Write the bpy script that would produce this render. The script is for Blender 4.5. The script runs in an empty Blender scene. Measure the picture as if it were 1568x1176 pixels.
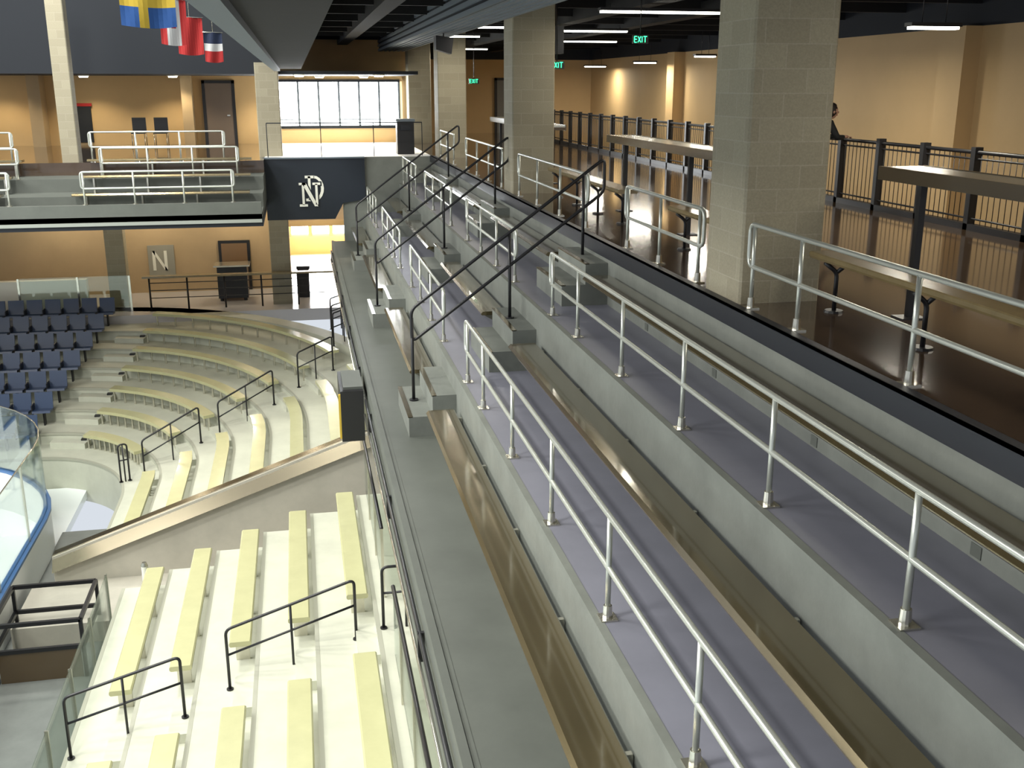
import bpy, math, random
from mathutils import Vector
random.seed(3)
scene=bpy.context.scene
# ------------------------------------------------------------ materials
def mat(name,col,rough=0.5,metal=0.0,var=0.0,scale=3.0,bump=0.0,coat=0.0,spec=0.5):
    m=bpy.data.materials.new(name); m.use_nodes=True
    nt=m.node_tree; b=nt.nodes['Principled BSDF']
    b.inputs['Roughness'].default_value=rough; b.inputs['Metallic'].default_value=metal
    b.inputs['Coat Weight'].default_value=coat; b.inputs['Coat Roughness'].default_value=0.08
    b.inputs['Specular IOR Level'].default_value=spec
    b.inputs['Base Color'].default_value=(*col,1)
    if var>0 or bump>0:
        g=nt.nodes.new('ShaderNodeNewGeometry'); n=nt.nodes.new('ShaderNodeTexNoise')
        n.inputs['Scale'].default_value=scale; n.inputs['Detail'].default_value=6; n.inputs['Roughness'].default_value=0.65
        nt.links.new(g.outputs['Position'],n.inputs['Vector'])
        if var>0:
            r=nt.nodes.new('ShaderNodeValToRGB'); r.color_ramp.elements[0].position=0.3; r.color_ramp.elements[1].position=0.7
            r.color_ramp.elements[0].color=(*[c*(1-var) for c in col],1)
            r.color_ramp.elements[1].color=(*[min(1,c*(1+var)) for c in col],1)
            nt.links.new(n.outputs['Fac'],r.inputs['Fac']); nt.links.new(r.outputs['Color'],b.inputs['Base Color'])
        if bump>0:
            bp=nt.nodes.new('ShaderNodeBump'); bp.inputs['Strength'].default_value=bump; bp.inputs['Distance'].default_value=0.02
            n2=nt.nodes.new('ShaderNodeTexNoise'); n2.inputs['Scale'].default_value=scale*8; n2.inputs['Detail'].default_value=4
            nt.links.new(g.outputs['Position'],n2.inputs['Vector'])
            nt.links.new(n2.outputs['Fac'],bp.inputs['Height']); nt.links.new(bp.outputs['Normal'],b.inputs['Normal'])
    return m
def emit(name,col,st):
    m=bpy.data.materials.new(name); m.use_nodes=True; nt=m.node_tree
    nt.nodes.remove(nt.nodes['Principled BSDF'])
    e=nt.nodes.new('ShaderNodeEmission'); e.inputs['Color'].default_value=(*col,1); e.inputs['Strength'].default_value=st
    nt.links.new(e.outputs[0],nt.nodes['Material Output'].inputs['Surface']); return m
def glassmat(name,tint=(0.93,0.97,0.95),gl=0.12):
    m=bpy.data.materials.new(name); m.use_nodes=True; nt=m.node_tree
    nt.nodes.remove(nt.nodes['Principled BSDF'])
    t=nt.nodes.new('ShaderNodeBsdfTransparent'); t.inputs[0].default_value=(*tint,1)
    g=nt.nodes.new('ShaderNodeBsdfGlossy'); g.inputs['Roughness'].default_value=0.03
    mx=nt.nodes.new('ShaderNodeMixShader'); lw=nt.nodes.new('ShaderNodeLayerWeight'); lw.inputs[0].default_value=0.25
    ma=nt.nodes.new('ShaderNodeMath'); ma.operation='MULTIPLY_ADD'; ma.inputs[1].default_value=0.5; ma.inputs[2].default_value=gl*0.4
    nt.links.new(lw.outputs['Fresnel'],ma.inputs[0]); nt.links.new(ma.outputs[0],mx.inputs[0])
    nt.links.new(t.outputs[0],mx.inputs[1]); nt.links.new(g.outputs[0],mx.inputs[2])
    nt.links.new(mx.outputs[0],nt.nodes['Material Output'].inputs['Surface']); return m
def blockmat(name,c1,c2,mort,bw=0.42,bh=0.21,rough=0.75):
    m=bpy.data.materials.new(name); m.use_nodes=True; nt=m.node_tree; b=nt.nodes['Principled BSDF']
    b.inputs['Roughness'].default_value=rough
    g=nt.nodes.new('ShaderNodeNewGeometry'); s=nt.nodes.new('ShaderNodeSeparateXYZ'); a=nt.nodes.new('ShaderNodeMath'); a.operation='ADD'
    c=nt.nodes.new('ShaderNodeCombineXYZ'); br=nt.nodes.new('ShaderNodeTexBrick')
    nt.links.new(g.outputs['Position'],s.inputs[0]); nt.links.new(s.outputs[0],a.inputs[0]); nt.links.new(s.outputs[1],a.inputs[1])
    nt.links.new(a.outputs[0],c.inputs[0]); nt.links.new(s.outputs[2],c.inputs[1]); nt.links.new(c.outputs[0],br.inputs['Vector'])
    br.inputs['Scale'].default_value=1; br.inputs['Brick Width'].default_value=bw; br.inputs['Row Height'].default_value=bh
    br.inputs['Mortar Size'].default_value=0.006; br.inputs['Color1'].default_value=(*c1,1); br.inputs['Color2'].default_value=(*c2,1); br.inputs['Mortar'].default_value=(*mort,1)
    n=nt.nodes.new('ShaderNodeTexNoise'); n.inputs['Scale'].default_value=60; nt.links.new(g.outputs['Position'],n.inputs['Vector'])
    mx=nt.nodes.new('ShaderNodeMix'); mx.data_type='RGBA'; mx.blend_type='MULTIPLY'; mx.inputs[0].default_value=0.35
    nt.links.new(br.outputs['Color'],mx.inputs[6]); nt.links.new(n.outputs['Fac'],mx.inputs[7]); nt.links.new(mx.outputs[2],b.inputs['Base Color'])
    bp=nt.nodes.new('ShaderNodeBump'); bp.inputs['Strength'].default_value=0.35; bp.inputs['Distance'].default_value=0.01; bp.invert=True
    nt.links.new(br.outputs['Fac'],bp.inputs['Height']); nt.links.new(bp.outputs['Normal'],b.inputs['Normal'])
    return m
CONC=mat('concrete_riser',(0.150,0.160,0.142),0.7,var=0.16,scale=1.6,bump=0.15)
BLUE=mat('terrace_floor_blue_grey',(0.165,0.167,0.205),0.42,var=0.10,scale=1.2)
LEDGE=mat('ledge_grey',(0.095,0.103,0.090),0.55,var=0.12,scale=1.5)
BENCH=mat('bench_bronze_stain',(0.185,0.145,0.072),0.22,metal=0.75,var=0.10,scale=1.0,coat=0.9)
SILVER=mat('painted_silver_pipe',(0.50,0.52,0.47),0.30,metal=0.55)
STEEL=mat('stainless_steel',(0.62,0.60,0.52),0.22,metal=0.9)
CAPST=mat('bronze_steel_cap',(0.155,0.135,0.095),0.22,metal=0.9)
BLACK=mat('black_powder_coat',(0.012,0.012,0.014),0.4)
RUB=mat('black_rubber_edge',(0.010,0.012,0.018),0.45)
FLOORB=mat('polished_brown_concrete',(0.058,0.038,0.025),0.11,var=0.25,scale=0.9,coat=0.5)
BLOCK=blockmat('split_block',(0.37,0.335,0.24),(0.325,0.29,0.205),(0.40,0.36,0.27))
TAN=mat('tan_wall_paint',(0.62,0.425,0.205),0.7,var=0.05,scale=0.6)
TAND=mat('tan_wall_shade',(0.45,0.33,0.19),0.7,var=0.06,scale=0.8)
DARKW=mat('dark_slate_wall',(0.010,0.013,0.019),0.8)
CEIL=mat('ceiling_black',(0.007,0.007,0.008),0.9,var=0.3,scale=2)
DECK=mat('grey_metal_deck',(0.14,0.17,0.20),0.5)
LEDG2=mat('beam_edge_grey',(0.12,0.15,0.18),0.6)
YEL=mat('maple_bench',(0.48,0.47,0.265),0.25,var=0.06,scale=2,coat=0.4)
BOWL=mat('bowl_concrete',(0.50,0.505,0.415),0.65,var=0.09,scale=1.3)
NOSE=mat('bowl_nosing',(0.36,0.36,0.29),0.6)
RAMP=mat('ramp_concrete',(0.44,0.415,0.35),0.7,var=0.1,scale=1.5)
NAVY=mat('navy_plastic_seat',(0.018,0.040,0.10),0.35)
NAVYP=mat('navy_panel',(0.008,0.013,0.022),0.45)
WHITEP=mat('off_white_paint',(0.78,0.78,0.70),0.5)
GREYP=mat('slab_edge_grey',(0.36,0.38,0.34),0.3,metal=0.4)
ICE=mat('ice',(0.92,0.96,0.96),0.15)
DASH=mat('dasher_white',(0.80,0.82,0.82),0.4)
BLUEC=mat('blue_cap',(0.05,0.13,0.30),0.4)
GREENL=mat('green_line',(0.08,0.45,0.25),0.4)
GREYF=mat('grey_rubber_floor',(0.17,0.18,0.17),0.6,var=0.1)
WOOD=mat('counter_wood',(0.19,0.142,0.066),0.25,var=0.15,scale=4,coat=0.4)
DWOOD=mat('counter_dark_wood',(0.09,0.06,0.03),0.25,coat=0.5)
BEIGE=mat('lower_floor_tile',(0.50,0.48,0.48),0.2)
SHEENF=mat('floor_window_sheen',(0.80,0.80,0.79),0.6,spec=0.2)  # pale colour stands in for the window's bright reflection on the floor
GLASS=glassmat('clear_glass')
WIN=emit('daylight_glass',(0.95,0.98,1.0),9)
TUBE=emit('fluorescent_tube',(1.0,0.97,0.85),9)
SPOTE=emit('downlight_lens',(1.0,0.92,0.70),18)
EXITG=emit('exit_green',(0.05,1.0,0.35),2.5)
FBLUE=mat('flag_blue',(0.02,0.08,0.27),0.8); FYEL=mat('flag_yellow',(0.55,0.38,0.04),0.8)
FRED=mat('flag_red',(0.38,0.02,0.02),0.8); FWHT=mat('flag_white',(0.60,0.60,0.60),0.8); FDRK=mat('flag_dark',(0.02,0.03,0.07),0.8)
CLOTH=mat('black_coat',(0.008,0.009,0.010),0.8); SKIN=mat('skin',(0.45,0.26,0.18),0.5); HAIR=mat('dark_hair',(0.015,0.010,0.008),0.6)
# ------------------------------------------------------------ builder
class B:
    def __init__(s,name): s.n=name; s.v=[]; s.f=[]; s.m=[]; s.s=[]; s.ms=[]
    def mi(s,m):
        if m not in s.ms: s.ms.append(m)
        return s.ms.index(m)
    def add(s,vs,fs,m,smooth=False):
        o=len(s.v); s.v+= [tuple(v) for v in vs]
        for k,f in enumerate(fs):
            s.f.append([o+i for i in f]); s.m.append(s.mi(m[k] if isinstance(m,list) else m)); s.s.append(smooth)
        return s
    def box(s,x0,x1,y0,y1,z0,z1,m,top=None,left=None):
        vs=[(x0,y0,z0),(x1,y0,z0),(x1,y1,z0),(x0,y1,z0),(x0,y0,z1),(x1,y0,z1),(x1,y1,z1),(x0,y1,z1)]
        fs=[(0,3,2,1),(4,5,6,7),(0,1,5,4),(1,2,6,5),(2,3,7,6),(3,0,4,7)]
        return s.add(vs,fs,[m,top or m,m,m,m,left or m])
    def prism(s,prof,axis,a0,a1,m):
        n=len(prof)
        def P(p,a): return (p[0],a,p[1]) if axis=='y' else ((a,p[0],p[1]) if axis=='x' else (p[0],p[1],a))
        vs=[P(p,a0) for p in prof]+[P(p,a1) for p in prof]
        fs=[tuple(range(n)),tuple(range(2*n-1,n-1,-1))]+[(i,i+n,(i+1)%n+n,(i+1)%n) for i in range(n)]
        return s.add(vs,fs,m)
    def tube(s,pts,r,m,n=8,closed=False):
        pts=[Vector(p) for p in pts]; N=len(pts)
        t0=(pts[1]-pts[0]).normalized()
        up=Vector((0,0,1)) if abs(t0.z)<0.9 else Vector((1,0,0))
        u=t0.cross(up).normalized()
        vs=[];fs=[]
        for i,p in enumerate(pts):
            if closed: t=(pts[(i+1)%N]-pts[i-1]).normalized()
            elif i==0: t=t0
            elif i==N-1: t=(pts[-1]-pts[-2]).normalized()
            else: t=((pts[i+1]-p).normalized()+(p-pts[i-1]).normalized()).normalized()
            u=(u-t*u.dot(t)).normalized(); w=t.cross(u)
            for k in range(n):
                a=2*math.pi*k/n; vs.append(p+u*math.cos(a)*r+w*math.sin(a)*r)
        for i in range(N if closed else N-1):
            j=(i+1)%N
            for k in range(n):
                l=(k+1)%n; fs.append((i*n+k,i*n+l,j*n+l,j*n+k))
        if not closed:
            fs.append(tuple(range(n-1,-1,-1))); fs.append(tuple((N-1)*n+k for k in range(n)))
        return s.add(vs,fs,m,True)
    def cyl(s,x,y,z0,z1,r0,r1,m,n=12):
        vs=[(x+r0*math.cos(2*math.pi*k/n),y+r0*math.sin(2*math.pi*k/n),z0) for k in range(n)]+[(x+r1*math.cos(2*math.pi*k/n),y+r1*math.sin(2*math.pi*k/n),z1) for k in range(n)]
        fs=[tuple(range(n-1,-1,-1)),tuple(range(n,2*n))]+[(k,(k+1)%n,(k+1)%n+n,k+n) for k in range(n)]
        return s.add(vs,fs,m)
    def ring(s,pa,pb,z0,z1,m,top=None):
        n=len(pa)
        vs=[(p[0],p[1],z0) for p in pa]+[(p[0],p[1],z0) for p in pb]+[(p[0],p[1],z1) for p in pa]+[(p[0],p[1],z1) for p in pb]
        fs=[];ms=[]
        for i in range(n-1):
            fs.append((i,n+i,n+i+1,i+1)); ms.append(m)
            fs.append((2*n+i,2*n+i+1,3*n+i+1,3*n+i)); ms.append(top or m)
            fs.append((i,i+1,2*n+i+1,2*n+i)); ms.append(m)
            fs.append((n+i,3*n+i,3*n+i+1,n+i+1)); ms.append(m)
        fs.append((0,2*n,3*n,n)); ms.append(m); fs.append((n-1,2*n-1,4*n-1,3*n-1)); ms.append(m)
        return s.add(vs,fs,ms)
    def obj(s,parent=None):
        me=bpy.data.meshes.new(s.n); me.from_pydata(s.v,[],s.f)
        for m in s.ms: me.materials.append(m)
        for p,mi,sm in zip(me.polygons,s.m,s.s): p.material_index=mi; p.use_smooth=sm
        me.update()
        import bmesh
        bm=bmesh.new(); bm.from_mesh(me); bmesh.ops.recalc_face_normals(bm,faces=bm.faces); bm.to_mesh(me); bm.free()
        o=bpy.data.objects.new(s.n,me); scene.collection.objects.link(o)
        if parent: o.parent=parent
        return o
def fillet(pts,r,n=5,closed=False):
    pts=[Vector(p) for p in pts]; out=[]; N=len(pts)
    for i,p in enumerate(pts):
        if not closed and i in(0,N-1): out.append(p); continue
        a=pts[i-1];b=pts[(i+1)%N]; da=(a-p); db=(b-p); rr=min(r,da.length*.49,db.length*.49)
        A=p+da.normalized()*rr; C=p+db.normalized()*rr
        for k in range(n+1):
            t=k/n; out.append(A*(1-t)**2+p*2*t*(1-t)+C*t*t)
    return out
def rng(a,b,s):
    o=[];y=a
    while y<=b+1e-6: o.append(y); y+=s
    return o
# ------------------------------------------------------------ upper terraces (rows run along Y)
Y0,Y1=-2.0,31.0
T=[(0.93,1.85,-2.41),(1.85,2.90,-1.60),(2.90,3.85,-0.77)]
b=B('floor_seating_terrace')
for k,(xa,xb,z) in enumerate(T):
    b.box(xa,xb,Y0,Y1,-3.1,z,CONC,top=(LEDGE if k==0 else BLUE))
    b.box(xa-0.012,xa+0.05,Y0,Y1,z-0.05,z+0.004,CONC if k else LEDGE)
    for y in rng(-0.5+0.7*k,30,2.05):
        b.box(xb-0.018,xb,y,y+0.10,z+0.02,z+0.10,LEDGE)
b.box(3.838,3.85,Y0,Y1,-0.77,-0.16,CONC)
b.box(0.86,0.93,Y0,Y1,-3.1,-2.39,LEDGE)
b.obj()
b=B('floor_concourse'); b.box(3.85,9.35,Y0,46,-0.4,0,FLOORB); b.obj()
b=B('trim_concourse_edge'); b.box(3.81,3.85,Y0,Y1,-0.17,0.012,RUB); b.box(3.81,3.93,Y0,Y1,0.0,0.012,RUB); b.obj()
AISLES=[13.55,20.0,26.4]
SECT=[(Y0+.2,12.6),(14.5,19.05),(20.95,25.45),(27.35,30.8)]
def bench(xr,z,ya,yb,m=BENCH,w=0.36,name='stadium_bench'):
    b=B(name); x0=xr-w-0.07; x1=xr-0.07; zt=z+0.44; t=0.055; c=0.015
    b.prism([(x0,zt-t+c),(x0+c,zt-t),(x1-c,zt-t),(x1,zt-t+c),(x1,zt-c),(x1-c,zt),(x0+2*c,zt),(x0,zt-2*c)],'y',ya,yb,m)
    n=max(2,int((yb-ya)/1.6)+1)
    for i in range(n):
        y=ya+0.2+(yb-ya-0.4)*i/(n-1)
        b.prism([(x1-0.02,zt-t),(x0+0.08,zt-t),(x0+0.08,zt-t-0.04),(xr-.012,z+0.14),(xr-.012,zt-t)],'y',y-0.02,y+0.02,STEEL)
    return b.obj()
for (xa,xb,z) in T:
    for ya,yb in SECT: bench(xb,z,ya,yb-0.1)
for yc in AISLES:
    b=B('aisle_step_blocks')
    for (xa,xb,z) in T:
        b.box(xb-0.62,xb-0.31,yc-0.75,yc+0.70,z,z+0.27,CONC); b.box(xb-0.31,xb,yc-0.75,yc+0.70,z,z+0.54,CONC)
        b.box(xb-0.63,xb-0.57,yc-0.75,yc+0.70,z+0.262,z+0.275,BENCH); b.box(xb-0.32,xb-0.26,yc-0.75,yc+0.70,z+0.532,z+0.545,BENCH)
    b.obj()
def guard(x,z,ya,yb,posts,H=0.76,name='guard_railing'):
    b=B(name); r=0.022; mid=H*0.5
    b.tube(fillet([(x,ya,z+mid),(x,ya,z+H),(x,yb,z+H),(x,yb,z+mid)],0.1,closed=True),r,SILVER,closed=True)
    for p in posts:
        if ya-0.01<=p<=yb+0.01:
            b.tube([(x,p,z),(x,p,z+H)],r*0.92,SILVER)
            b.cyl(x,p,z,z+0.10,0.036,0.030,STEEL); b.box(x-0.06,x+0.06,p-0.06,p+0.06,z,z+0.012,STEEL)
    return b.obj()
guard(1.94,-1.60,-1.6,12.55,[11.28-1.67*k for k in range(8)]+[12.4])
guard(2.99,-0.77,-1.6,12.42,[11.1-1.67*k for k in range(8)]+[12.3])
for ya,yb in SECT[1:]:
    for x,z in((1.94,-1.60),(2.99,-0.77)):
        guard(x,z,ya,yb,[ya+0.12+(yb-ya-0.24)*k/3 for k in range(4)])
CR=3.99
guard(CR,0.0,-1.6,8.86,[8.76,7.84,6.16,4.48,2.8,1.12,-.5])
guard(CR,0.0,9.98,12.6,[10.1,11.3,12.5])
guard(CR,0.0,14.35,19.2,[14.45,16,17.6,19.1])
guard(CR,0.0,20.7,25.4,[20.8,22.3,23.8,25.3])
guard(CR,0.0,27.3,30.0,[27.4,28.7,29.9])
for yc in AISLES:
    b=B('aisle_handrail')
    p0=Vector((1.37,yc,-0.89)); p1=Vector((3.98,yc,1.04)); d=Vector((0,0,-0.44))
    b.tube(fillet([p0+d,p0,p1,p1+d],0.09,closed=True),0.022,BLACK,closed=True)
    def zt(x): return -0.89+(x-1.37)*(1.93/2.61)
    b.tube([(1.375,yc,-2.14),(1.375,yc,-1.0)],0.022,BLACK); b.tube([(2.70,yc,-1.06),(2.70,yc,zt(2.7))],0.022,BLACK)
    b.tube([(3.70,yc,-0.23),(3.70,yc,zt(3.7))],0.022,BLACK)
    for x,z in((1.375,-2.14),(2.70,-1.06)): b.cyl(x,yc,z,z+0.02,0.06,0.06,BLACK)
    b.obj()
# ------------------------------------------------------------ columns
def column(x0,x1,y0,y1,z0,z1,m=BLOCK,name='block_column'):
    b=B(name); c=0.02
    b.prism([(x0+c,y0),(x1-c,y0),(x1,y0+c),(x1,y1-c),(x1-c,y1),(x0+c,y1),(x0,y1-c),(x0,y0+c)],'z',z0,z1,m)
    return b.obj()
for y in (-1.75,8.96,19.6,30.1,38.0): column(3.96,4.76,y,y+0.84,0.0,3.68)
column(-1.05,-0.40,31.6,32.25,0,2.6); column(-6.15,-5.72,30.3,30.8,0,4.5)
column(-1.05,-0.40,35.9,36.5,-5.2,-0.4)
column(-6.4,-5.8,36.5,37.1,-5.2,-0.4)
# ------------------------------------------------------------ ceiling & beams
b=B('ceiling'); b.box(-0.45,14,-3,46.3,3.68,3.9,CEIL)
for y in rng(0.5,45,2.6): b.box(0.25,13.5,y,y+0.12,3.45,3.68,CEIL)
for x in (1.6,6.2,8.2): b.box(x,x+0.35,-3,46,3.35,3.6,CEIL)
b.obj()
b=B('trim_roof_edge_beam'); b.box(-0.42,0.25,-3,31.2,2.42,3.68,CEIL); b.box(-0.50,-0.42,-3,31.2,2.38,2.75,LEDG2); b.box(-0.50,-0.33,-3,31.2,2.36,2.42,LEDG2); b.obj()
b=B('trim_deck_fascia')
b.box(3.0,3.9,2,38,3.15,3.2,DECK)
for k in range(6): b.box(3.0+0.15*k,3.08+0.15*k,2,38,3.11,3.15,DECK)
for k in range(4): b.box(2.94,3.0,2,38,3.11+.14*k,3.19+.14*k,DECK)
b.box(2.98,3.0,2,38,3.11,3.66,DARKW)
b.obj()
def fixture(x0,x1,y,z,E=55,name='ceiling_light_fixture'):
    b=B(name)
    b.box(x0,x1,y-0.09,y+0.09,z,z+0.05,BLACK); b.box(x0+0.03,x1-0.03,y-0.07,y+0.07,z-0.035,z,TUBE)
    for x in (x0+0.2,x1-0.2): b.tube([(x,y,z+0.05),(x,y,3.34)],0.006,BLACK,n=5)
    b.obj()
    L=bpy.data.lights.new('fixture_light','AREA'); L.shape='RECTANGLE'; L.size=x1-x0; L.size_y=0.2; L.energy=E; L.color=(1.0,0.93,0.78)
    o=bpy.data.objects.new('fixture_lamp',L); o.location=((x0+x1)/2,y,z-0.06); scene.collection.objects.link(o)
for x0,x1,y in((5.3,7.9,18.6),(5.2,7.9,25.2),(6.4,9.4,31),(5.2,7.2,12.4),(5.2,7.2,6.0),(5.2,6.8,38),(3.6,4.9,24.0),(3.6,4.9,28.5)): fixture(x0,x1,y,3.22,60)
for x0,x1,y in((8.1,8.85,13.4),(9.4,10.1,20.2),(10.4,11.0,27.3),(11.2,12.0,35),(11.4,12.3,42),(7.8,8.6,7.5)): fixture(x0,x1,y,2.72,75,'oval_light_fixture')
# ------------------------------------------------------------ concourse right side
b=B('wall_right'); b.box(12.8,13.1,-2,46.3,-5.5,3.05,TAN); b.box(12.8,13.1,-2,46.3,3.05,3.68,DARKW)
b.box(12.45,12.8,18.6,19.4,-5.5,3.05,TAN); b.box(12.45,12.8,34.5,35.2,-5.5,3.05,TAN); b.box(12.45,12.8,9,9.8,-5.5,3.05,TAN); b.obj()
b=B('floor_lobby'); b.box(9.35,12.8,-2,46,-5.5,-5.2,FLOORB); b.obj()
b=B('wall_concourse_end'); b.box(3.8,13.1,46,46.3,-5.5,3.05,TAN); b.box(3.8,13.1,46,46.3,3.05,3.7,DARKW); b.box(3.85,4.0,39.2,46,0,3.68,TAN); b.obj()
b=B('door_1'); b.box(8.6,9.5,45.9,45.98,0,2.2,mat('door_grey',(0.18,0.18,0.17),0.4)); b.box(8.5,8.6,45.88,45.99,0,2.3,BLACK); b.box(9.5,9.6,45.88,45.99,0,2.3,BLACK); b.box(8.5,9.6,45.88,45.99,2.2,2.3,BLACK); b.obj()
b=B('wall_stairwell_end'); b.box(8.0,9.3,38.5,38.8,0,3.0,mat('grey_wall',(0.25,0.23,0.19),0.7)); b.obj()
b=B('baluster_fence'); X=9.25
ya,yb=2.0,38.4
b.box(X-0.06,X+0.06,ya,yb,0,0.09,BLACK)
b.tube([(X,ya,1.07),(X,yb,1.07)],0.028,BLACK); b.tube([(X,ya,0.98),(X,yb,0.98)],0.014,BLACK); b.tube([(X,ya,0.16),(X,yb,0.16)],0.014,BLACK)
for y in rng(ya,yb,0.125): b.tube([(X,y,0.09),(X,y,1.07)],0.007,BLACK,n=4)
for y in rng(ya,yb,1.25): b.box(X-0.06,X+0.06,y-0.05,y+0.05,0,1.14,BLACK)
b.obj()
def counter(ya,yb,zt=1.19):
    b=B('standing_counter'); x0,x1=4.98,5.38
    b.box(x0,x1,ya,yb,zt-.04,zt,STEEL); b.box(x0-0.02,x0,ya,yb,zt-.11,zt+.005,DWOOD); b.box(x1,x1+0.02,ya,yb,zt-.11,zt+.005,DWOOD); b.box(x0,x1,ya,yb,zt-.10,zt-.04,DWOOD)
    n=max(2,int((yb-ya)/2.3)+1)
    for i in range(n):
        y=ya+0.35+(yb-ya-0.7)*i/(n-1); b.box(5.15,5.21,y-0.03,y+0.03,0,zt-.10,BLACK); b.box(5.06,5.30,y-0.09,y+0.09,0,0.012,BLACK)
    b.obj()
counter(3.2,8.45,1.28); counter(10.3,16.8); counter(21.2,27.5)
def wbench(ya,yb):
    b=B('concourse_bench'); x0,x1=4.50,4.80; z=.06
    b.prism([(x0,0.42+z),(x0+.01,0.40+z),(x1-.01,0.40+z),(x1,0.42+z),(x1,0.45+z),(x1-.01,0.46+z),(x0+.01,0.46+z),(x0,0.45+z)],'y',ya,yb,WOOD)
    n=max(2,int((yb-ya)/1.3)+1); xm=4.65
    for i in range(n):
        y=ya+0.25+(yb-ya-0.5)*i/(n-1)
        b.tube(fillet([(x0+0.03,y,0.39+z),(xm,y,0.30+z),(xm,y,0.02)],0.05),0.02,BLACK); b.tube([(x1-0.03,y,0.39+z),(xm,y,0.30+z)],0.02,BLACK); b.cyl(xm,y,0,0.02,0.09,0.08,BLACK)
    b.obj()
wbench(2.6,8.7); wbench(10.2,12.5); wbench(14.6,19.0)
def exit_sign(x,y,z,w=0.30):
    b=B('exit_sign'); h=w*0.5
    b.box(x-w/2,x+w/2,y,y+0.05,z-h/2,z+h/2,BLACK)
    s=w/4.6; t=s*0.24; yy=y-0.004
    def bar(p,q): b.tube([(x+p[0]*s,yy,z+p[1]*s),(x+q[0]*s,yy,z+q[1]*s)],t*0.55,EXITG,n=5)
    X=-1.9
    bar((X,-.8),(X,.8))
    for k in(-.8,0,.8): bar((X,k),(X+.7,k))
    bar((-.85,-.8),(-.05,.8)); bar((-.85,.8),(-.05,-.8)); bar((.4,-.8),(.4,.8)); bar((.8,.8),(1.8,.8)); bar((1.3,-.8),(1.3,.8))
    b.tube([(x,y+.025,z+h/2),(x,y+.025,3.68)],0.01,BLACK,n=5)
    b.obj()
exit_sign(5.55,17.0,2.68,0.26); exit_sign(4.95,20.2,2.34,0.28); exit_sign(5.3,32,2.1,0.3)
b=B('wall_speaker'); b.box(4.85,5.1,20.3,20.6,2.55,3.05,BLACK)
b.tube([(4.97,20.45,3.05),(4.97,20.45,3.68)],0.02,BLACK); b.box(4.88,5.07,20.28,20.3,2.58,3.02,RUB); b.obj()
b=B('hanging_speaker'); b.prism([(3.2,2.75),(3.55,2.65),(3.6,3.0),(3.2,3.05)],'y',24.5,24.9,BLACK); b.tube([(3.4,24.7,3.02),(3.4,24.7,3.11)],0.015,BLACK); b.obj()
# ------------------------------------------------------------ far end
b=B('wall_far_upper')
YW=39.0
b.box(-22,-0.55,YW,YW+.3,0,2.3,TAN)
b.box(-0.55,3.85,YW,YW+.3,0,0.58,TAN); b.box(-0.55,3.85,YW,YW+.3,2.12,3.68,TAN)
b.box(-22,-0.45,33.2,33.5,2.3,9,DARKW); b.box(-22,3.8,33.5,YW+.3,2.3,2.4,DARKW)
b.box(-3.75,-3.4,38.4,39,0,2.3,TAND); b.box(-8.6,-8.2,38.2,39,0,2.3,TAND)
b.obj()
b=B('window_1')
b.box(-0.55,3.72,YW+.1,YW+.14,0.58,2.12,WIN)
for x in [-0.55+4.27*k/6 for k in range(7)]: b.box(x-0.035,x+0.035,YW-.02,YW+.1,0.58,2.12,LEDG2)
b.box(-0.6,3.75,YW-.04,YW+.1,0.5,0.6,DARKW); b.box(-0.6,3.75,YW-.03,YW+.1,0.80,0.83,LEDG2); b.box(-0.6,3.75,YW-.04,YW+.1,2.1,2.18,DARKW)
b.obj()
b=B('floor_end_concourse'); b.box(-22,-0.9,30,YW,-0.4,0,FLOORB); b.obj()
b=B('floor_end_sheen'); b.box(-0.9,3.85,31.02,YW,-0.4,0.005,SHEENF); b.obj()  # floor strip with the window reflection put into its colour
b=B('wall_end_fascia')
prof=[(-0.92,0.0),(1.9,0.0),(1.9,-1.2),(1.25,-1.3),(1.0,-1.75),(-0.92,-1.75)]
b.prism(prof,'y',30.9,31.0,NAVYP); b.box(-0.95,1.9,30.86,31.02,-0.03,0.01,LEDG2)
b.box(1.25,3.85,31,31.2,-3.1,-0.01,CONC)
b.obj()
b=B('team_emblem'); cx,cz=0.37,-0.93; S=.82
def pb(x0,x1,z0,z1,y,m,g=0.0): b.box(cx+x0*S-g,cx+x1*S+g,y,y+0.012,cz+z0*S-g,cz+z1*S+g,m)
yD=30.885
pb(-0.12,-0.03,-0.32,0.50,yD,WHITEP); pb(-0.22,0.10,0.43,0.52,yD,WHITEP); pb(-0.22,0.10,-0.36,-0.27,yD,WHITEP)
o_=[];i_=[]
for k in range(11):
    a=math.pi/2-math.pi*k/10; o_.append((cx+S*(0.08+0.34*math.cos(a)),cz+S*(0.08+0.44*math.sin(a)))); i_.append((cx+S*(0.08+0.24*math.cos(a)),cz+S*(0.08+0.35*math.sin(a))))
for k in range(10): b.prism([o_[k],o_[k+1],i_[k+1],i_[k]],'y',yD,yD+0.012,WHITEP)
def N(y,m,g):
    pb(-0.34,-0.26,-0.48,0.24,y,m,g); pb(0.12,0.20,-0.48,0.24,y,m,g)
    pb(-0.44,-0.20,0.20,0.28,y,m,g); pb(-0.44,-0.16,-0.54,-0.46,y,m,g); pb(0.03,0.30,0.20,0.28,y,m,g)
    b.prism([(cx-0.34*S-g,cz+0.28*S),(cx-0.20*S+g,cz+0.28*S),(cx+0.20*S+g,cz-0.54*S),(cx+0.08*S-g,cz-0.54*S)],'y',y,y+0.012,m)
N(30.872,NAVYP,0.035); N(30.858,WHITEP,0)
b.obj()
b=B('floor_end_balcony'); x0,x1=-22,-0.9
b.box(x0,x1,26,27.6,-1.16,-1.0,LEDGE); b.box(x0,x1,26,26.18,-1.16,-0.72,LEDGE)
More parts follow.
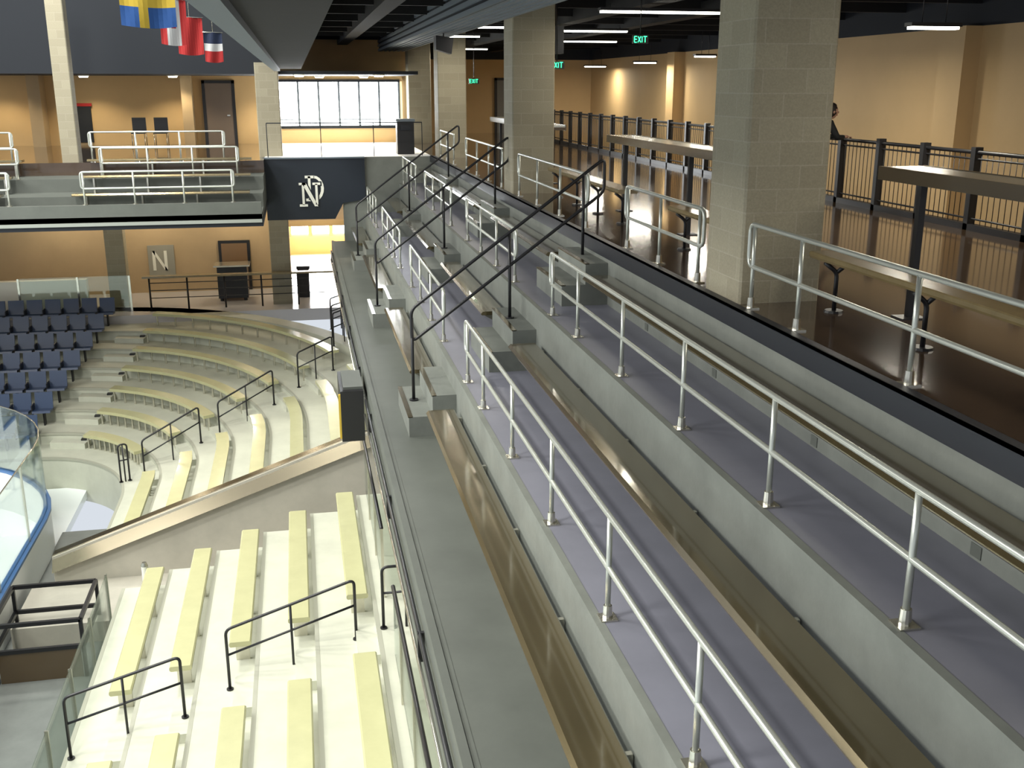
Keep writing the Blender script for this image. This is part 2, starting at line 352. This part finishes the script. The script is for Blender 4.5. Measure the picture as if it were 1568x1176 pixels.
b.box(x0,x1,27.6,28.8,-1.16,-0.66,LEDGE); b.box(x0,x1,28.8,30,-1.16,-0.33,LEDGE)
b.box(x0,x1,25.95,26.0,-1.20,-1.12,GREYP); b.box(x0,x1,30,31,-1.16,-0.4,LEDGE)
b.box(x0,-0.88,26.02,31,-1.30,-1.16,DARKW)
b.obj()
for yb_,z in((27.6,-1.0),(28.8,-0.66),(30,-0.33)):
    for xa,xb in((-14,-7.0),(-5.4,-1.2)):
        b=B('balcony_bench'); b.prism([(yb_-0.42,z+0.40),(yb_-0.40,z+0.44),(yb_-0.1,z+0.44),(yb_-0.1,z+0.38),(yb_-0.42,z+0.38)],'x',xa,xb,BENCH)
        for x in rng(xa+.3,xb-.2,1.3): b.box(x,x+.04,yb_-.36,yb_-.12,z,z+.38,STEEL)
        b.obj()
def guardx(y,z,xa,xb,H,rails,n,name='guard_railing'):
    b=B(name)
    b.tube(fillet([(xa,y,z+H*rails[0]),(xa,y,z+H),(xb,y,z+H),(xb,y,z+H*rails[0])],0.08,closed=True),0.024,SILVER,closed=True)
    for r in rails[1:]: b.tube([(xa,y,z+H*r),(xb,y,z+H*r)],0.022,SILVER)
    for k in range(n):
        x=xa+0.05+(xb-xa-0.1)*k/(n-1); b.tube([(x,y,z),(x,y,z+H)],0.024,SILVER); b.cyl(x,y,z,z+.02,.06,.06,STEEL)
    b.obj()
guardx(26.09,-0.72,-4.95,-1.5,0.76,[0.5],4); guardx(26.09,-0.72,-14,-6.5,0.76,[0.5],7)
guardx(28.85,-0.33,-4.95,-1.5,0.76,[0.5],4); guardx(28.85,-0.33,-14,-6.9,0.76,[0.5],6)
guardx(30.15,0,-5.4,-1.9,0.78,[0.5],4); guardx(30.15,0,-14,-7.3,0.78,[0.5],6)
b=B('end_ledge_rail'); b.tube([(-0.8,31.1,0.95),(3.6,31.1,0.95)],0.015,DARKW)
for x in(-0.8,0.7,2.2,3.6): b.tube([(x,31.1,0),(x,31.1,0.95)],0.012,DARKW)
b.obj()
b=B('trash_bin'); b.box(2.95,3.45,31.8,32.3,0,0.95,BLACK); b.box(2.92,3.48,31.77,32.33,0.95,1.02,DECK); b.box(3.05,3.35,31.76,31.8,0.7,0.85,RUB); b.obj()
b=B('door_2'); b.box(-3.0,-2.1,38.92,38.99,0,2.05,mat('door_bronze',(0.16,0.12,0.09),0.4)); b.box(-3.1,-3.0,38.9,38.99,0,2.15,BLACK); b.box(-2.1,-2.0,38.9,38.99,0,2.15,BLACK); b.box(-3.1,-2.0,38.9,38.99,2.05,2.15,BLACK); b.box(-2.3,-2.2,38.88,38.92,0.95,1.0,STEEL); b.obj()
b=B('wall_notice_board'); b.box(-7.4,-6.8,38.9,38.99,0.1,1.4,DARKW); b.box(-7.45,-6.75,38.88,38.92,1.3,1.4,FRED); b.obj()
for x in(-4.4,-5.1,-10.2):
    b=B('stacking_chair'); b.box(x-.22,x+.22,37.2,37.65,.44,.48,BLACK); b.box(x-.22,x+.22,37.64,37.7,.5,.95,BLACK)
    for dx in(-.2,.2):
        b.tube([(x+dx,37.22,.44),(x+dx,37.2,0)],.012,STEEL); b.tube([(x+dx,37.66,.9),(x+dx,37.66,0)],.012,STEEL)
    b.obj()
def downlight(x,y,z,E=60):
    b=B('downlight'); b.cyl(x,y,z-0.05,z,0.13,0.15,SPOTE); b.cyl(x,y,z-0.01,z+0.02,0.18,0.18,WHITEP); b.obj()
    L=bpy.data.lights.new('downlight_spot','SPOT'); L.energy=E; L.spot_size=2.3; L.spot_blend=0.6; L.color=(1.0,0.85,0.58); L.shadow_soft_size=0.1
    o=bpy.data.objects.new('downlight_lamp',L); o.location=(x,y,z-0.08); scene.collection.objects.link(o)
for x in(-9.6,-6.7,-3.9,-0.9,0.9,2.4,-12.8): downlight(x,37.7,2.28,160)
for x in(0.2,2.6): downlight(x,33.6,2.28,300)  # extra pair, added only to brighten the end floor below
# ------------------------------------------------------------ lower end level
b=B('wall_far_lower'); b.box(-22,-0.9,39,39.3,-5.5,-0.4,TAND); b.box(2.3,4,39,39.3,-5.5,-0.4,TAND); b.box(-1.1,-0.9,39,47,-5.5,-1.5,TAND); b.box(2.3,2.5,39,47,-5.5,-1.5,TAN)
b.box(-1.1,2.5,47,47.2,-5.5,-1.5,TAN); b.box(-1.1,2.5,39.3,47,-3.0,-2.8,TAN); b.obj()
b=B('window_2'); b.box(-0.5,2.2,46.92,46.98,-4.3,-3.2,WIN)
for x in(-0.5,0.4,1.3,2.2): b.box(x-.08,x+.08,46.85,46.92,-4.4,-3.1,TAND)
b.obj()
b=B('floor_lower_concourse'); b.box(-22,4,35.0,47,-5.6,-5.2,BEIGE); b.box(2.4,6,Y0,35,-5.6,-5.2,BEIGE); b.obj()
b=B('wall_under_terrace'); b.box(2.4,2.6,Y0,39,-5.2,-3.1,mat('under_wall',(0.25,0.24,0.19),0.7)); b.obj()
b=B('door_3'); b.box(-2.95,-1.85,38.9,38.99,-5.2,-3.4,BLACK); b.box(-2.85,-1.95,38.88,38.9,-5.15,-3.5,mat('door_wood',(0.2,0.12,0.06),0.4)); b.obj()
b=B('wall_emblem'); b.box(-5.4,-4.5,38.95,38.99,-4.6,-3.5,mat('emblem_plate',(0.30,0.29,0.24),0.4))
for dx in(-.3,.1): b.box(-4.95+dx,-4.85+dx,38.93,38.95,-4.4,-3.7,WHITEP)
b.prism([(-5.25,-3.7),(-5.15,-3.7),(-4.75,-4.4),(-4.85,-4.4)],'y',38.93,38.95,WHITEP); b.obj()
b=B('ledge_railing')
for x in rng(-5.0,0.9,1.2): b.tube([(x,35.75,-5.2),(x,35.75,-4.1)],0.03,BLACK)
for z in(-4.3,-4.55,-4.8): b.tube([(-5.0,35.75,z),(0.9,35.75,z)],0.015,BLACK)
b.box(-5.2,1.0,35.6,35.88,-4.12,-4.06,WOOD); b.obj()
b=B('service_cart'); b.box(-2.9,-1.9,36.8,37.5,-5.1,-4.0,BLACK); b.box(-3.0,-1.8,36.7,37.6,-4.0,-3.95,STEEL)
for x in(-2.8,-2.0):
    for y in(36.9,37.4): b.cyl(x,y,-5.2,-5.1,.06,.06,BLACK)
b.obj()
b=B('trash_bin'); b.box(-0.2,0.2,37.0,37.4,-5.2,-4.2,BLACK); b.box(-.23,.23,36.97,37.43,-4.2,-4.1,BLACK); b.box(-.1,.1,36.96,37,-4.45,-4.3,RUB); b.obj()
b=B('glass_partition'); b.box(-9.0,-5.6,35.65,35.68,-5.2,-4.0,GLASS); b.box(-12,-7.0,36.0,36.3,-5.2,-4.15,WHITEP)
for x in(-9,-7.2,-5.6): b.box(x-.03,x+.03,35.62,35.7,-5.2,-4.0,STEEL)
b.obj()
for x,y,e in((-8,37.9,80),(-5,37.9,80),(-2.2,37.9,80),(0.8,37.9,75),(-9,34.2,70),(-3,34.2,60)):  # the two without pendants are added to brighten the white panel
    L=bpy.data.lights.new('lower_lamp','POINT'); L.energy=e; L.color=(1,.86,.62); L.shadow_soft_size=.15
    o=bpy.data.objects.new('lower_concourse_lamp',L); o.location=(x,y,-1.75 if y>36 else -1.2); scene.collection.objects.link(o)
    if y>36:
        b=B('pendant_downlight'); b.cyl(x,y,-1.6,-0.4,0.02,0.02,BLACK); b.cyl(x,y,-1.66,-1.55,0.12,0.08,SPOTE); b.obj()
# ------------------------------------------------------------ lower bowl, straight rows
def rx(i): return 1.2-0.87*i
def rz(i): return -5.47-0.3*i
b=B('floor_bowl_terrace')
for i in range(6):
    x=rx(i); z=rz(i); x1=x+.435 if i else 2.4
    b.box(x-.435,x1,Y0,18.6,-8.3,z,BOWL); b.box(x-.45,x-.39,Y0,18.6,z-.06,z+.003,NOSE)
    if i<5: b.box(x-.435-.30,x-.435,13.0,13.9,rz(i+1),rz(i+1)+.15,BOWL)
b.obj()
def sbench(i,ya,yb,m=YEL):
    x=rx(i)+.06; z=rz(i); b=B('bowl_bench')
    b.prism([(x-.02,z+.38),(x,z+.36),(x+.28,z+.36),(x+.30,z+.38),(x+.30,z+.42),(x+.28,z+.44),(x,z+.44),(x-.02,z+.42)],'y',ya,yb,m)
    for y in rng(ya+.25,yb-.2,1.4): b.box(x+.05,x+.25,y,y+.05,z,z+.36,STEEL)
    b.obj()
for i in range(6):
    sbench(i,Y0+.2,12.6); sbench(i,14.3,18.45)
def hrail(pa,pb,drop=0.40,H=0.95,nm='bowl_handrail',m=BLACK):
    pa=Vector(pa); pb=Vector(pb); b=B(nm); u=Vector((0,0,H)); d=Vector((0,0,H-drop))
    b.tube(fillet([pa,pa+u,pb+u,pb],0.09),0.022,m)
    b.tube([pa+d,pb+d],0.018,m)
    mid=(pa+pb)/2; b.tube([mid-Vector((0,0,0.1)),mid+u],0.018,m)
    for p in(pa,pb): b.cyl(p.x,p.y,p.z,p.z+.02,.05,.05,m)
    b.obj()
hrail((.47,13.75,rz(1)),(-1.35,13.75,rz(3))); hrail((-1.95,13.4,rz(4)+.15),(-3.5,13.4,rz(5)))
hrail((1.5,13.45,rz(0)),(.85,13.45,rz(0)))
b=B('glass_guard'); X=0.93
for ya,yb in((Y0,12.5),(14.4,18.5)):
    b.tube([(X,ya,-4.35),(X,yb,-4.35)],0.028,BLACK)
    b.box(X-.006,X+.006,ya,yb,-5.35,-4.4,GLASS)
    for y in rng(ya,yb,1.5): b.box(X-.02,X+.02,y-.02,y+.02,-5.47,-4.35,STEEL)
b.obj()
b=B('wall_vomitory')
b.prism([(1.65,-8.3),(1.65,-4.72),(0.95,-4.9),(-5.2,-7.05),(-5.2,-8.3)],'y',20.45,20.7,RAMP)
capT=[(1.65,20.50,-4.70),(0.95,20.50,-4.88),(-5.2,20.50,-7.03)]; capB=[(x,20.30,z-.30) for x,y,z in capT]; capR=[(x,20.74,z) for x,y,z in capT]
b.add(capB+capT+capR,[(0,1,4,3),(1,2,5,4),(3,4,7,6),(4,5,8,7)],CAPST)
capL=[(x,20.45,z-.03) for x,y,z in capB]
b.add(capB+capL,[(0,3,4,1),(1,4,5,2)],CAPST)
b.box(-3.6,2.4,18.6,18.8,-8.3,-7.4,RAMP)
b.obj()
b=B('floor_vomitory'); b.box(-5.6,2.4,18.6,20.45,-8.4,-7.6,RAMP); b.obj()
# ------------------------------------------------------------ curved corner
CX,CY=-7.0,24.0
def path(r,t0,t1,n,ext=False,left=None,ys=20.7):
    out=[]
    if ext: out.append((CX+r,ys))
    for k in range(n+1):
        a=math.radians(t0+(t1-t0)*k/n); out.append((CX+r*math.cos(a),CY+1.3*r*math.sin(a)))
    if left is not None: out.append((left,CY+1.3*r))
    return out
b=B('floor_bowl_corner')
NR=7
for i in range(NR):
    r=8.2-.87*i; ro=r+.435 if i else r+.9
    b.ring(path(r-.435,0,90,28,True,-22),path(ro,0,90,28,True,-22),-8.4,rz(i),BOWL)
    b.ring(path(r-.45,0,90,28,True,-22),path(r-.39,0,90,28,True,-22),rz(i)-.06,rz(i)+.003,NOSE)
b.ring(path(9.1,0,90,28,True,-22),path(9.6,0,90,28,True,-22),-5.6,-5.2,BOWL)
b.obj()
TA=19; TL=78
for i in range(NR):
    r=8.2-.87*i; z=rz(i)
    da=math.degrees(0.60/max(r,2.0)); dl=math.degrees(.5/(1.0*r))
    for (t0,t1,ext) in [(0,TA-da,True),(TA+da,TL-dl,False)]:
        if t1<=t0+1: continue
        n=6 if ext else 24
        b=B('curved_bowl_bench')
        b.ring(path(r+.05,t0,t1,n,ext,ys=20.85),path(r+.34,t0,t1,n,ext,ys=20.85),z+.36,z+.44,YEL)
        for p in path(r+.2,t0+.5,t1-.5,max(1,n//2),False): b.cyl(p[0],p[1],z,z+.36,.03,.03,STEEL,n=6)
        b.obj()
b=B('corner_aisle_steps')
for i in range(1,NR):
    r=8.2-.87*i
    for ta,w in((TA,.50),(TL,.45)):
        da=math.degrees(w/r)
        b.ring(path(r+.14,ta-da,ta+da,3),path(r+.435,ta-da,ta+da,3),rz(i),rz(i)+.15,BOWL)
        if ta>60:
            a=math.radians(ta); b.box(CX+(r+.3)*math.cos(a)+.28,CX+(r+.3)*math.cos(a)+.42,CY+1.3*(r+.3)*math.sin(a)-.1,CY+1.3*(r+.3)*math.sin(a)+.05,rz(i)+.15,rz(i)+.19,BLACK)
b.obj()
def cp(r,t): a=math.radians(t); return (CX+r*math.cos(a),CY+1.3*r*math.sin(a))
def radrail(r0,r1,t):
    i0=(8.2-r0)/.87; i1=(8.2-r1)/.87; p=cp(r0,t); q=cp(r1,t)
    hrail((p[0],p[1],rz(round(i0))),(q[0],q[1],rz(round(i1))))
radrail(6.46,5.0,TA+1); radrail(4.5,3.1,TA); radrail(2.75,2.55,TA)
radrail(8.2,7.2,TA+2)
for yy in(29.5,30.6,31.7): hrail((0.75,yy,-5.2),(1.4,yy+1.0,-5.2),nm='cross_aisle_rail')
b=B('stadium_seats')
for i in range(NR):
    r=8.2-.87*i; z=rz(i); xs=CX+r*math.cos(math.radians(TL))-.95
    for k in range(12):
        x=xs-.55*k; dx=max(0,x-CX); y=CY+1.3*math.sqrt(r*r-dx*dx)
        b.prism([(y-.10,z+.42),(y+.32,z+.38),(y+.34,z+.44),(y-.08,z+.48)],'x',x-.23,x+.23,NAVY)
        b.prism([(y+.30,z+.42),(y+.36,z+.42),(y+.46,z+.86),(y+.42,z+.88)],'x',x-.23,x+.23,NAVY)
        b.box(x-.26,x-.23,y,y+.32,z+.35,z+.62,BLACK); b.box(x-.02,x+.02,y+.15,y+.32,z,z+.4,BLACK)
b.obj()
# ------------------------------------------------------------ rink
BX=-5.75
b=B('floor_ice'); b.box(-40,BX-.05,-10,27.2,-8.3,-8.1,ICE); b.obj()
b=B('floor_team_area'); b.box(BX-.05,-3.55,-2,24,-8.5,-8.0,GREYF); b.obj()
b=B('rink_dasher_boards')
P=[(BX,-5),(BX,22.5)]+[(BX-4.5+4.5*math.cos(math.radians(a)),22.5+4.5*math.sin(math.radians(a))) for a in range(8,91,8)]+[(-40,27.0)]
Q=[(BX-.1,-5),(BX-.1,22.5)]+[(BX-4.5+4.4*math.cos(math.radians(a)),22.5+4.4*math.sin(math.radians(a))) for a in range(8,91,8)]+[(-40,26.9)]
b.ring(Q,P,-8.1,-7.1,DASH)
b.ring([(x-.03,y) for x,y in Q],[(x+.03,y) for x,y in P],-7.1,-7.04,BLUEC)
G=[((p[0]+q[0])/2,(p[1]+q[1])/2) for p,q in zip(P,Q)]
b.ring([(x-.008,y) for x,y in G],[(x+.008,y) for x,y in G],-7.04,-5.4,GLASS)
for k in range(0,12): b.box(BX-.07,BX-.03,-4+k*2.3,-3.97+k*2.3,-7.04,-5.4,STEEL)
b.tube([(x,y,-5.4) for x,y in G],0.015,STEEL,n=6)
b.obj()
b=B('rink_face_off_line'); pts=[(-10+3.6*math.cos(a/20*2*math.pi),20.5+3.6*math.sin(a/20*2*math.pi)) for a in range(21)]
pin=[(-10+3.45*math.cos(a/20*2*math.pi),20.5+3.45*math.sin(a/20*2*math.pi)) for a in range(21)]
b.ring(pin,pts,-8.1,-8.095,GREENL); b.obj()
b=B('glass_partition'); b.box(-3.78,-3.765,Y0,18.3,-8.0,-6.5,GLASS)
for y in rng(-1,18.3,1.6): b.box(-3.8,-3.75,y,y+.03,-8.0,-6.5,STEEL)
b.obj()
b=B('team_box'); ax,bx,ay,by=-5.55,-4.1,17.4,18.9
for x in(ax,bx):
    for y in(ay,by): b.box(x-.03,x+.03,y-.03,y+.03,-8,-6.9,BLACK)
for z in(-6.9,-7.4):
    for y in(ay,by): b.box(ax,bx,y-.03,y+.03,z-.04,z+.03,BLACK)
    for x in(ax,bx): b.box(x-.03,x+.03,ay,by,z-.04,z+.03,BLACK)
b.box(ax+.05,bx-.05,ay-.01,ay+.01,-8,-7.45,DWOOD); b.obj()
b=B('team_bench'); b.box(-4.9,-4.5,6,14.0,-7.58,-7.53,DWOOD)
for y in rng(6.2,13.9,1.5): b.box(-4.8,-4.6,y,y+.05,-8,-7.58,STEEL)
b.obj()
b=B('water_cooler'); b.cyl(-3.15,18.53,rz(5),rz(5)+.45,.06,.06,WHITEP); b.cyl(-3.15,18.53,rz(5)+.45,rz(5)+.52,.065,.04,STEEL); b.obj()
# ------------------------------------------------------------ equipment hung on terrace front
b=B('hung_display'); b.box(0.45,0.80,15.4,16.6,-3.3,-2.5,BLACK); b.box(0.42,0.45,15.4,15.45,-3.25,-2.55,FYEL); b.box(0.5,0.80,15.5,16.5,-2.5,-2.46,LEDGE)
b.box(0.80,0.86,15.6,16.4,-3.2,-2.7,STEEL); b.obj()
for ya,yb in((Y0,15.3),(16.7,30.5)):
    b=B('cable_conduit')
    b.tube([(0.82,ya,-2.62),(0.82,yb,-2.62)],0.022,BLACK); b.tube([(0.80,ya,-2.85),(0.80,yb,-2.85)],0.018,STEEL)
    for y in rng(ya+.5,yb,3.2): b.box(0.80,0.87,y,y+.04,-2.88,-2.60,BLACK)
    b.obj()
# ------------------------------------------------------------ flags
def flag(x,y,z,w,h,kind,rot=0.25):
    b=B('hanging_flag'); nx,nz=12,8
    def pt(u,v):
        return (x+(u-.5)*w*math.cos(rot), y+(u-.5)*w*math.sin(rot)+0.03*math.sin(u*9+v*2), z-v*h-0.03*math.sin(u*3.1)*v)
    for i in range(nx):
        for j in range(nz):
            u=(i+.5)/nx; v=(j+.5)/nz
            if kind=='cross': m=FYEL if (i in(4,5) or j in(3,4)) else FBLUE
            elif kind=='maple':
                m=FRED if (u<.25 or u>.75 or (abs(u-.5)+abs(v-.5)*.8<.16)) else FWHT
            elif kind=='red': m=FYEL if (i in(1,2) and j in(1,2)) else FRED
            else: m=FWHT if j in(3,4) else (FRED if j>4 else FDRK)
            q=[pt(i/nx,j/nz),pt((i+1)/nx,j/nz),pt((i+1)/nx,(j+1)/nz),pt(i/nx,(j+1)/nz)]
            b.add(q+[(a,c+.004,d) for a,c,d in q],[(0,1,2,3),(7,6,5,4)],m,False)
    b.tube([pt(-.05,0),pt(1.05,0)],.012,STEEL,n=6); b.tube([(x,y,z),(x,y,4.15)],.006,STEEL,n=4)
    b.obj()
flag(-1.82,15.3,3.38,.76,.66,'cross',.5); flag(-1.92,19.4,3.36,.50,.72,'maple',.6); flag(-1.97,23,3.28,.54,.70,'red',.5); flag(-1.80,27,3.18,.46,.66,'band',.5)
b=B('flag_cable'); b.tube([(-1.9,-2,4.18),(-1.9,33.2,4.18)],.02,STEEL); b.obj()
# ------------------------------------------------------------ person at the fence
def person(px,py):
    root=bpy.data.objects.new('person',None); root.location=(px,py,0); scene.collection.objects.link(root)
    J=[('pel',(0,0,.88),.15),('waist',(.05,0,1.05),.14),('chest',(.14,0,1.25),.165),('neck',(.22,0,1.42),.06),
       ('hl',(0,.09,.84),.105),('kl',(.06,.11,.46),.07),('al',(0,.12,.09),.05),('tl',(.16,.13,.04),.045),
       ('hr',(0,-.09,.84),.105),('kr',(.03,-.12,.46),.07),('ar',(-.04,-.13,.09),.05),('tr',(.12,-.14,.04),.045),
       ('sl',(.17,.18,1.34),.075),('el',(.28,.24,1.12),.055),('wl',(.46,.14,1.13),.036),
       ('sr',(.17,-.18,1.34),.075),('er',(.28,-.24,1.12),.055),('wr',(.46,-.14,1.13),.036)]
    E=[(0,1),(1,2),(2,3),(0,4),(4,5),(5,6),(6,7),(0,8),(8,9),(9,10),(10,11),(2,12),(12,13),(13,14),(2,15),(15,16),(16,17)]
    me=bpy.data.meshes.new('body'); me.from_pydata([j[1] for j in J],E,[]); o=bpy.data.objects.new('body',me); scene.collection.objects.link(o); o.parent=root
    md=o.modifiers.new('Skin','SKIN')
    for k,j in enumerate(J):
        sv=me.skin_vertices[0].data[k]; sv.radius=(j[2],j[2]); sv.use_root=(k==0)
    md.use_smooth_shade=True
    sd=o.modifiers.new('Sub','SUBSURF'); sd.levels=2; sd.render_levels=2
    me.materials.append(CLOTH)
    import bmesh
    def ell(n,c,r,m,cut=None):
        bm=bmesh.new(); bmesh.ops.create_uvsphere(bm,u_segments=20,v_segments=14,radius=1)
        for v in bm.verts: v.co=Vector((c[0]+v.co.x*r[0]*(1-0.12*max(0,-v.co.z)),c[1]+v.co.y*r[1]*(1-0.2*max(0,-v.co.z)),c[2]+v.co.z*r[2]))
        for f in bm.faces: f.smooth=True
        if cut: bmesh.ops.delete(bm,geom=[v for v in bm.verts if cut(v.co)],context='VERTS')
        me=bpy.data.meshes.new(n); bm.to_mesh(me); bm.free(); me.materials.append(m); q=bpy.data.objects.new(n,me); scene.collection.objects.link(q); q.parent=root
    ell('head',(.28,0,1.545),(.10,.078,.125),SKIN); ell('hair',(.265,0,1.56),(.112,.092,.13),HAIR,cut=lambda c:c.x>.33 and c.z<1.62)
    ell('nose',(.385,0,1.53),(.02,.014,.022),SKIN); ell('ear_left',(.27,.08,1.54),(.02,.012,.03),SKIN); ell('ear_right',(.27,-.08,1.54),(.02,.012,.03),SKIN)
    ell('eye_left',(.365,.03,1.56),(.012,.014,.010),WHITEP); ell('eye_right',(.365,-.03,1.56),(.012,.014,.010),WHITEP); ell('mouth',(.368,0,1.485),(.010,.026,.008),FRED)
    for s in(1,-1):
        h=B('hand'); y=s*.14; h.tube([(.45,y,1.13),(.49,y-s*.01,1.135),(.53,y-s*.015,1.13)],.026,SKIN)
        for f in range(4): h.tube([(.525,y-.026+.016*f,1.135),(.57,y-.028+.017*f,1.130),(.585-.004*abs(f-1.5),y-.028+.017*f,1.105)],.008,SKIN,n=6)
        h.tube([(.48,y-s*.025,1.13),(.51,y-s*.05,1.125),(.535,y-s*.055,1.115)],.009,SKIN,n=6); h.obj(root)
person(8.60,16.75)
# ------------------------------------------------------------ lights & world
def area(n,loc,sx,sy,E,col,rot=(0,0,0)):
    L=bpy.data.lights.new(n,'AREA'); L.shape='RECTANGLE'; L.size=sx; L.size_y=sy; L.energy=E; L.color=col
    o=bpy.data.objects.new(n,L); o.location=loc; o.rotation_euler=rot; scene.collection.objects.link(o)
for y in(1,12,23): area('arena_highbay_light',(-17,y,9.0),6,7,1900,(1,0.99,0.92),(0,math.radians(-48),0))
for y in(4,11,18,27): area('arena_highbay_light',(-6,y,9.5),1.6,1.6,900,(1,0.99,0.90),(0,0,0))
area('window_daylight',(1.6,38.8,1.4),4,1.5,260,(.92,.97,1),(math.radians(-90),0,0))
area('window_daylight',(0.8,46.8,-3.8),2.5,.9,450,(.92,.97,1),(math.radians(-90),0,0))
w=bpy.data.worlds.new('world'); scene.world=w; w.use_nodes=True
w.node_tree.nodes['Background'].inputs[0].default_value=(0.86,0.92,1.0,1); w.node_tree.nodes['Background'].inputs[1].default_value=0.68
# ------------------------------------------------------------ camera
cam=bpy.data.cameras.new('camera'); co=bpy.data.objects.new('camera',cam); scene.collection.objects.link(co)
cam.sensor_width=36; cam.lens=36*1600/1568; cam.clip_end=300; cam.clip_start=0.05
co.location=(0,0,1.95); co.rotation_euler=(math.radians(90-15.9),0,math.radians(-11.4))
scene.camera=co
scene.view_settings.view_transform='Standard'
scene.view_settings.exposure=0.25
